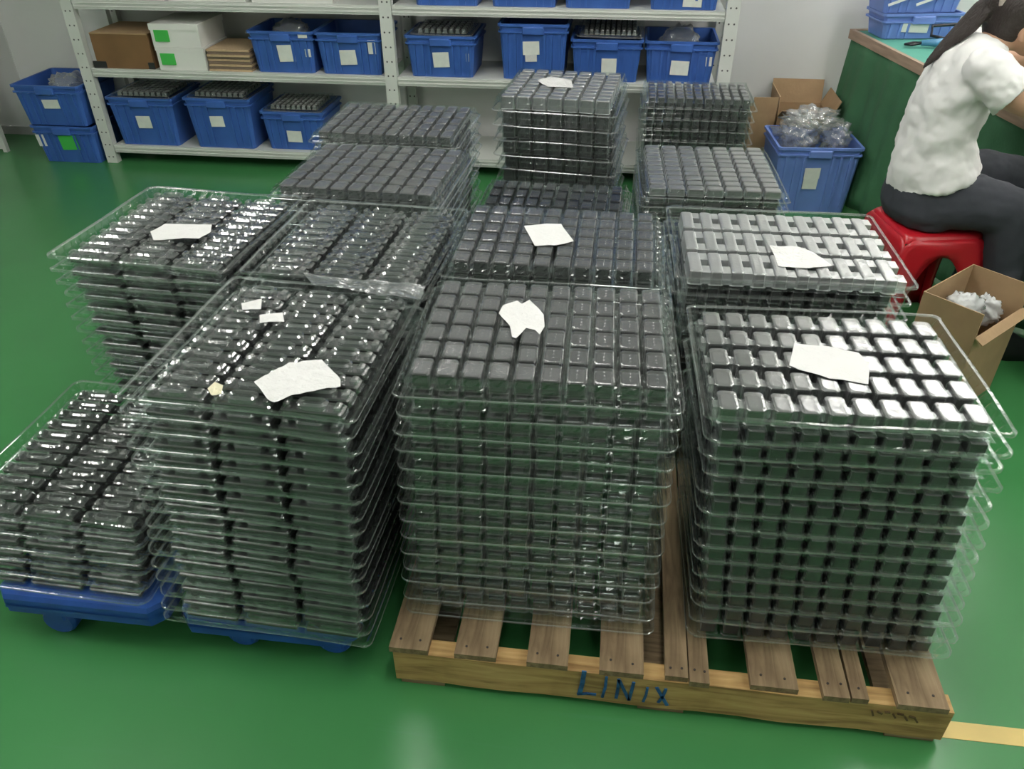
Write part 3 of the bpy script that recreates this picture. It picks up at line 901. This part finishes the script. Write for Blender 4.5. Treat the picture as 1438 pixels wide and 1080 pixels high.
open_carton('open brown carton by the wall behind the crate of bags', (.968, 4.50, 0), .27, .28, .36, 0, (('l', 4, .10), ('f', 60, .10), ('b', 15, .12), ('r', 25, .09)))
open_carton('small brown carton between shelf end and the crate of bags', (.755, 4.46, 0), .125, .20, .37, .05, (('f', 4, .085),))

# open box near the stool
b1 = open_carton('open cardboard box of plastic bags on floor beside the red stool', (1.173, 2.409, 0), .31, .19, .40, PI / 4, (('f', 118, .030),), low_front=.085)
blob('plastic_bag', 'white crumpled bag filling the open cardboard box', 'bag', (1.157, 2.421, .312), (.068, .055, .06), 'film_white', 21, .3).rotation_euler = (0, 0, PI / 4)
blob('plastic_bag', 'small white bag at the low side of the open cardboard box', 'bag', (1.246, 2.464, .295), (.040, .046, .050), 'film_white', 22, .3).rotation_euler = (0, 0, PI / 4)
blob('packing_bundle', 'dark packed bundle low inside the open cardboard box', 'bundle', (1.173, 2.409, .142), (.105, .060, .112), 'cardboard', 23, .12).rotation_euler = (0, 0, PI / 4)

# ------------------------------------------------------------------ table
TA, TB = Vector((1.172, 4.53)), Vector((1.452, 3.116))
u = (TB - TA).normalized(); ang = math.atan2(u.y, u.x)
TL, TWd = 2.30, .62
tb = thing('work_table', 'work table with wooden edge and hanging green cloth beside the seated worker', 'table', (TA.x, TA.y, 0), ang)
# local x along the edge, local y towards the right-hand side of the table
MB().box(0, TL, .0, TWd, .715, .750).build('table_top', 'table_green', tb)
MB().box(0, TL, -.022, 0, .712, .756).build('edge_trim', 'table_wood', tb)
MB().box(-.022, 0, -.022, TWd, .712, .756).build('edge_trim', 'table_wood', tb)
for lx in (.06, TL - .06):
    for ly in (.26, TWd - .06): MB().box(lx - .025, lx + .025, ly - .025, ly + .025, 0, .715).build('leg', 'table_wood', tb)
mb = MB(); nu, nv = 120, 14; rows = []
for j in range(nv + 1):
    v = j / nv; z = .712 - v * .70
    row = []
    for i in range(nu + 1):
        x = TL * i / nu
        fold = (.012 + .034 * v) * (math.sin(x * 21 + .8 * math.sin(x * 5)) * .6 + .4 * math.sin(x * 47 + v))
        push = .16 * math.exp(-((x - 1.78) / .34) ** 2) * min(1, v / .12)
        row.append((x - .06 * v * max(0, 1 - x / .5), -.012 - .03 * v + fold * .8 + push, z))
    rows.append(row)
mb.loft(rows, False, False, False)
sk = mb.build('cloth_skirt', 'cloth_green', tb, True)
md = sk.modifiers.new('thick', 'SOLIDIFY'); md.thickness = .002

crate(1.41, 4.345, .752, .40, .22, .115, 'lower shallow blue box on the work table, white label', rz=.17, mat='blue_pale', labels=((-.03, .45, .13, .045, LP),))
t = crate(1.39, 4.345, .868, .41, .22, .13, 'upper blue box on the work table crossed by white straps', rz=.17, mat='blue_pale', labels=())
for dx in (-.075, .06):
    s = MB().box(-.11, .11, -.002, 0, -.006, .006).build('strap', 'carton_white', t)
    s.location = (dx, -.122, .075); s.rotation_euler = (0, -.33, 0)
g = onz(1303, 63, .765)
t = thing('hand_tool', 'blue handled hand tool with black cord on the work table', 'tool', (g.x, g.y, .752), -.1)
MB().tube([(-.03, 0, .02), (.04, .0, .024), (.10, .03, .03), (.15, .05, .03)], [.012, .018, .017, .012], 10).build('handle', 'tool_blue', t, True)
MB().tube([(-.10, -.0, .012), (-.07, -.02, .014), (-.03, -.0, .02), (-.06, .03, .014), (-.10, 0, .012)], .006, 8).build('ring_grip', 'tool_black', t, True)
MB().tube([(.15, .05, .03), (.2, .09, .06), (.14, .15, .08), (.03, .14, .07), (.02, .07, .04), (.10, .02, .035), (.19, .0, .02)], .007, 8).build('cord', 'tool_black', t, True)
g = onz(1432, 106, .765)
t = thing('work_tray', 'black ridged tray on the work table under the worker arm', 'tray', (g.x + .06, g.y + .02, .751), ang + PI / 2)
MB().bevbox(-.16, .16, -.11, .11, 0, .016, .004).build('base', 'blackish', t)
for k in range(6):
    MB().bevbox(-.15, .15, -.098 + k * .033, -.077 + k * .033, .014, .034, .004).build('ridge', 'tool_black', t)

# ------------------------------------------------------------------ stool
stl = thing('plastic_stool', 'red plastic stool with arched sides under the seated worker', 'stool', (1.125, 2.83, 0), math.radians(11))
ST, SBm, SH = .142, .195, .45


def sq(z, a, r, n=6):
    pts = []
    for cx, cy, a0 in ((a - r, -a + r, -PI / 2), (a - r, a - r, 0), (-a + r, a - r, PI / 2), (-a + r, -a + r, PI)):
        for j in range(n + 1):
            an = a0 + PI / 2 * j / n
            pts.append((cx + r * math.cos(an), cy + r * math.sin(an), z))
    return pts


MB().loft([sq(SH - .03, ST + .004, .04), sq(SH - .006, ST, .04), sq(SH, ST - .008, .036), sq(SH + .001, ST - .03, .03)], False, True).build('seat', 'red_plastic', stl, True)
for q in range(4):
    n = 24; mb = MB(); rows = []
    # outer path: left edge up, top across, right edge down; inner path: arch
    outer, inner = [], []
    for j in range(n + 1):
        tt = j / n
        if tt < .35:
            k = tt / .35; z = SH * .97 * k; outer.append((-1, z))
        elif tt <= .65:
            k = (tt - .35) / .3; outer.append((-1 + 2 * k, SH * .97))
        else:
            k = (1 - tt) / .35; outer.append((1, SH * .97 * k))
        an = PI * (1 - tt)
        inner.append(((.70 * math.cos(an)), .0 + .375 * math.sin(an) ** .75))
    for w in range(5):
        f = w / 4; row = []
        for (ox, oz), (ix, iz) in zip(outer, inner):
            xx = ox + (ix - ox) * f; z = oz + (iz - oz) * f
            half = SBm + (ST - SBm) * z / SH
            bul = .010 * math.sin(f * PI)
            row.append((xx * (half + .002), -half - bul * (1 - abs(ox)), z))
        rows.append(row)
    mb.loft(rows, False, False, False)
    o = mb.build('side_panel', 'red_plastic', stl, True); o.rotation_euler = (0, 0, q * PI / 2)
    md = o.modifiers.new('thick', 'SOLIDIFY'); md.thickness = .006; md.offset = 0

# ------------------------------------------------------------------ worker
wk = thing('person', 'person in white short-sleeved shirt and dark trousers sitting bent over the table', 'person', (1.10, 2.86, 0))
OX, OY = 1.10, 2.86


def Lc(p): return (p[0] - OX, p[1] - OY, p[2])


def ring(cx, cy, cz, a, b, tilt, n=20):
    """ellipse: a along x (tilted up by tilt), b along y"""
    out = []
    for j in range(n):
        an = 2 * PI * j / n
        dx = a * math.cos(an)
        out.append(Lc((cx + dx * math.cos(tilt), cy + b * math.sin(an), cz - dx * math.sin(tilt))))
    return out


def ptube(mb, pts, rad, n=14): mb.tube([Lc(p) for p in pts], rad, n)


def hand(mb, w, d, s):
    """w wrist, d direction of the hand; palm and five bent fingers"""
    w = Vector(w); d = Vector(d).normalized(); side = d.cross(Vector((0, 0, 1))).normalized() * s; dn = Vector((0, 0, -1))
    mb.loft([[Lc(w + d * q + side * sa * a + dn * sb * b) for sa, sb in ((-1, -.6), (-.4, -1), (.4, -1), (1, -.6), (1, .6), (.4, 1), (-.4, 1), (-1, .6))] for q, a, b in ((-.01, .024, .018), (.02, .032, .017), (.06, .041, .016), (.085, .039, .012))], True, True)
    for k, (o_, l) in enumerate(((-.030, .062), (-.010, .074), (.010, .070), (.029, .055))):
        b0 = w + d * .078 + side * o_
        mb.tube([Lc(b0), Lc(b0 + d * l * .45 + dn * .006), Lc(b0 + d * l * .75 + dn * .020), Lc(b0 + d * l * .9 + dn * .036)], [.0095, .009, .008, .0065], 8)
    b0 = w + d * .025 - side * .026
    mb.tube([Lc(b0), Lc(b0 + d * .03 - side * .022 + dn * .01), Lc(b0 + d * .06 - side * .024 + dn * .024)], [.012, .010, .008], 8)


NS = (1.125, 2.705, .985)      # near shoulder
NE = (1.36, 2.63, .862)        # near elbow
NW = (1.56, 2.74, .83)        # near wrist
FS, FE, FW = (1.17, 3.03, .975), (1.30, 3.13, .925), (1.54, 3.07, .965)
body = MB()
body.loft([ring(1.10, 2.86, .50, .10, .14, 0), ring(1.09, 2.86, .62, .095, .13, 0), ring(1.085, 2.86, .75, .09, .12, .05), ring(1.09, 2.86, .87, .09, .135, .15),
           ring(1.12, 2.865, .96, .075, .14, .35), ring(1.155, 2.87, 1.01, .055, .09, .5)], True, True)
ptube(body, [(1.14, 2.87, 1.00), (1.185, 2.88, 1.04), (1.225, 2.885, 1.085)], [.06, .048, .05])
# head: cranium, face, jaw
hc = Vector((1.245, 2.89, 1.108))
body.ell(Lc(hc), (.092, .074, .10), 20, 14)
body.ell(Lc(hc + Vector((.045, 0, -.045))), (.062, .056, .072), 16, 10)
body.ell(Lc(hc + Vector((.075, 0, -.085))), (.030, .034, .028), 12, 8)
body.tube([Lc(hc + Vector((.088, 0, -.005))), Lc(hc + Vector((.108, 0, -.038))), Lc(hc + Vector((.098, 0, -.048)))], [.008, .014, .010], 8)
for s in (-1, 1):
    body.ell(Lc(hc + Vector((-.012, s * .074, -.035))), (.018, .009, .030), 10, 8)
ptube(body, [NS, (1.20, 2.668, .925), NE], [.052, .048, .041])
ptube(body, [NE, (1.46, 2.68, .84), NW], [.042, .040, .027])
ptube(body, [FS, (1.235, 3.09, .945), FE], [.052, .047, .040])
ptube(body, [FE, (1.42, 3.11, .947), FW], [.041, .038, .027])
hand(body, NW, (1, .25, -.02), 1)
hand(body, FW, (1, -.2, -.02), -1)
NK = (1.335, 2.72, .535); FK = (1.41, 2.955, .565)
NA = (1.41, 2.68, .095); FA = (1.40, 2.98, .09)
ptube(body, [(1.09, 2.79, .53), (1.20, 2.75, .545), NK], [.075, .065, .045])
ptube(body, [NK, (1.37, 2.71, .36), NA], [.045, .042, .036])
ptube(body, [(1.11, 2.93, .53), (1.30, 2.945, .56), FK], [.075, .065, .045])
ptube(body, [FK, (1.41, 2.97, .36), FA], [.045, .042, .036])
bo = body.build('body', 'skin', wk)
md = bo.modifiers.new('remesh', 'REMESH'); md.mode = 'VOXEL'; md.voxel_size = .006; md.use_smooth_shade = True
md = bo.modifiers.new('smooth', 'SMOOTH'); md.iterations = 4
shirt = MB()
shirt.loft([ring(1.105, 2.86, .603, .145, .186, -.30), ring(1.102, 2.86, .632, .141, .181, -.22), ring(1.090, 2.86, .69, .131, .166, -.08), ring(1.082, 2.86, .75, .118, .150, .05), ring(1.088, 2.86, .84, .115, .155, .12),
            ring(1.105, 2.86, .915, .108, .165, .25), ring(1.125, 2.865, .97, .095, .165, .4), ring(1.145, 2.868, 1.008, .078, .135, .5), ring(1.165, 2.872, 1.032, .062, .085, .55), ring(1.18, 2.875, 1.042, .05, .058, .6)], True, True)
shirt.tube([Lc((1.105, 2.76, .985)), Lc(NS), Lc((1.155, 2.685, .955)), Lc((1.198, 2.668, .922))], [.07, .068, .066, .07], 16)
shirt.tube([Lc((1.15, 2.97, .975)), Lc(FS), Lc((1.205, 3.065, .955)), Lc((1.25, 3.09, .935))], [.07, .068, .065, .07], 16)
so = shirt.build('shirt', 'shirt', wk)
md = so.modifiers.new('remesh', 'REMESH'); md.mode = 'VOXEL'; md.voxel_size = .007; md.use_smooth_shade = True
md = so.modifiers.new('smooth', 'SMOOTH'); md.iterations = 6
tx = bpy.data.textures.new('folds', 'CLOUDS'); tx.noise_scale = .07; tx.noise_depth = 2
md = so.modifiers.new('folds', 'DISPLACE'); md.texture = tx; md.strength = .03; md.mid_level = .5; md.texture_coords = 'LOCAL'
tr = MB()
tr.loft([ring(1.10, 2.86, .455, .115, .165, 0), ring(1.10, 2.86, .50, .138, .182, 0), ring(1.10, 2.86, .57, .134, .174, 0), ring(1.097, 2.86, .63, .122, .158, 0), ring(1.095, 2.86, .67, .10, .13, 0)], True, True)
ptube(tr, [(1.10, 2.775, .535), (1.22, 2.745, .555), NK], [.10, .096, .082], 16)
ptube(tr, [NK, (1.37, 2.71, .36), (1.408, 2.682, .12)], [.082, .07, .062], 16)
ptube(tr, [(1.12, 2.93, .535), (1.32, 2.945, .575), FK], [.10, .096, .08], 16)
ptube(tr, [FK, (1.41, 2.97, .36), (1.402, 2.978, .12)], [.08, .068, .062], 16)
tr.ell(Lc(NK), (.083, .083, .083)); tr.ell(Lc(FK), (.082, .082, .082))
to = tr.build('trousers', 'trousers', wk)
md = to.modifiers.new('remesh', 'REMESH'); md.mode = 'VOXEL'; md.voxel_size = .008; md.use_smooth_shade = True
md = to.modifiers.new('smooth', 'SMOOTH'); md.iterations = 5
md = to.modifiers.new('folds', 'DISPLACE'); md.texture = tx; md.strength = .014; md.mid_level = .5; md.texture_coords = 'LOCAL'
for p in (NA, FA):
    sh = MB(); sh.loft([[Lc((p[0] + dx + q * math.cos(2 * PI * j / 12), p[1] + w_ * math.sin(2 * PI * j / 12), z)) for j in range(12)] for q, w_, z, dx in ((.125, .045, .0, .06), (.125, .046, .03, .06), (.11, .042, .055, .045), (.05, .04, .10, .0))], True, True)
    sh.build('shoe', 'shoe', wk, True)
hr = MB()
hr.ell(Lc(hc + Vector((-.016, 0, .022))), (.102, .085, .100), 24, 14)
hr.ell(Lc(hc + Vector((-.045, 0, -.015))), (.070, .074, .075), 18, 12)
hr.tube([Lc(hc + Vector((-.09, -.01, .045))), Lc(hc + Vector((-.135, -.02, .055)))], [.03, .028], 12)
hr.tube([Lc(p) for p in ((1.15, 2.885, 1.165), (1.105, 2.885, 1.135), (1.07, 2.885, 1.075), (1.03, 2.88, 1.02), (.995, 2.875, .975), (.978, 2.87, .95))], [.018, .023, .024, .020, .012, .004], 12)
hr.tube([Lc(p) for p in ((1.14, 2.87, 1.16), (1.115, 2.86, 1.12), (1.09, 2.86, 1.075), (1.06, 2.86, 1.035))], [.014, .017, .014, .005], 10)
ho = hr.build('hair', 'hair', wk)
md = ho.modifiers.new('remesh', 'REMESH'); md.mode = 'VOXEL'; md.voxel_size = .007; md.use_smooth_shade = True
md = ho.modifiers.new('smooth', 'SMOOTH'); md.iterations = 3
sc = MB(); n = 16
cpt = Vector((1.15, 2.88, 1.165)); rings = []
for i in range(n):
    an = 2 * PI * i / n; rad_ = .032
    c = cpt + Vector((0, math.cos(an) * rad_, math.sin(an) * rad_))
    rings.append([Lc(c + Vector((math.cos(2 * PI * j / 8) * .011, math.cos(an) * math.sin(2 * PI * j / 8) * .011, math.sin(an) * math.sin(2 * PI * j / 8) * .011))) for j in range(8)])
rings.append(rings[0])
sc.loft(rings); sc.build('hair_tie', 'scrunchie', wk, True)
# facial features
for s in (-1, 1):
    MB().ell(Lc(hc + Vector((.082, s * .030, .0))), (.010, .013, .008), 10, 6).build('eye', 'carton_white', wk, True)
tag(MB().ell(Lc(hc + Vector((.100, 0, -.068))), (.008, .020, .006), 10, 6).build('mouth', 'red_plastic', wk, True), 'closed lips', None)
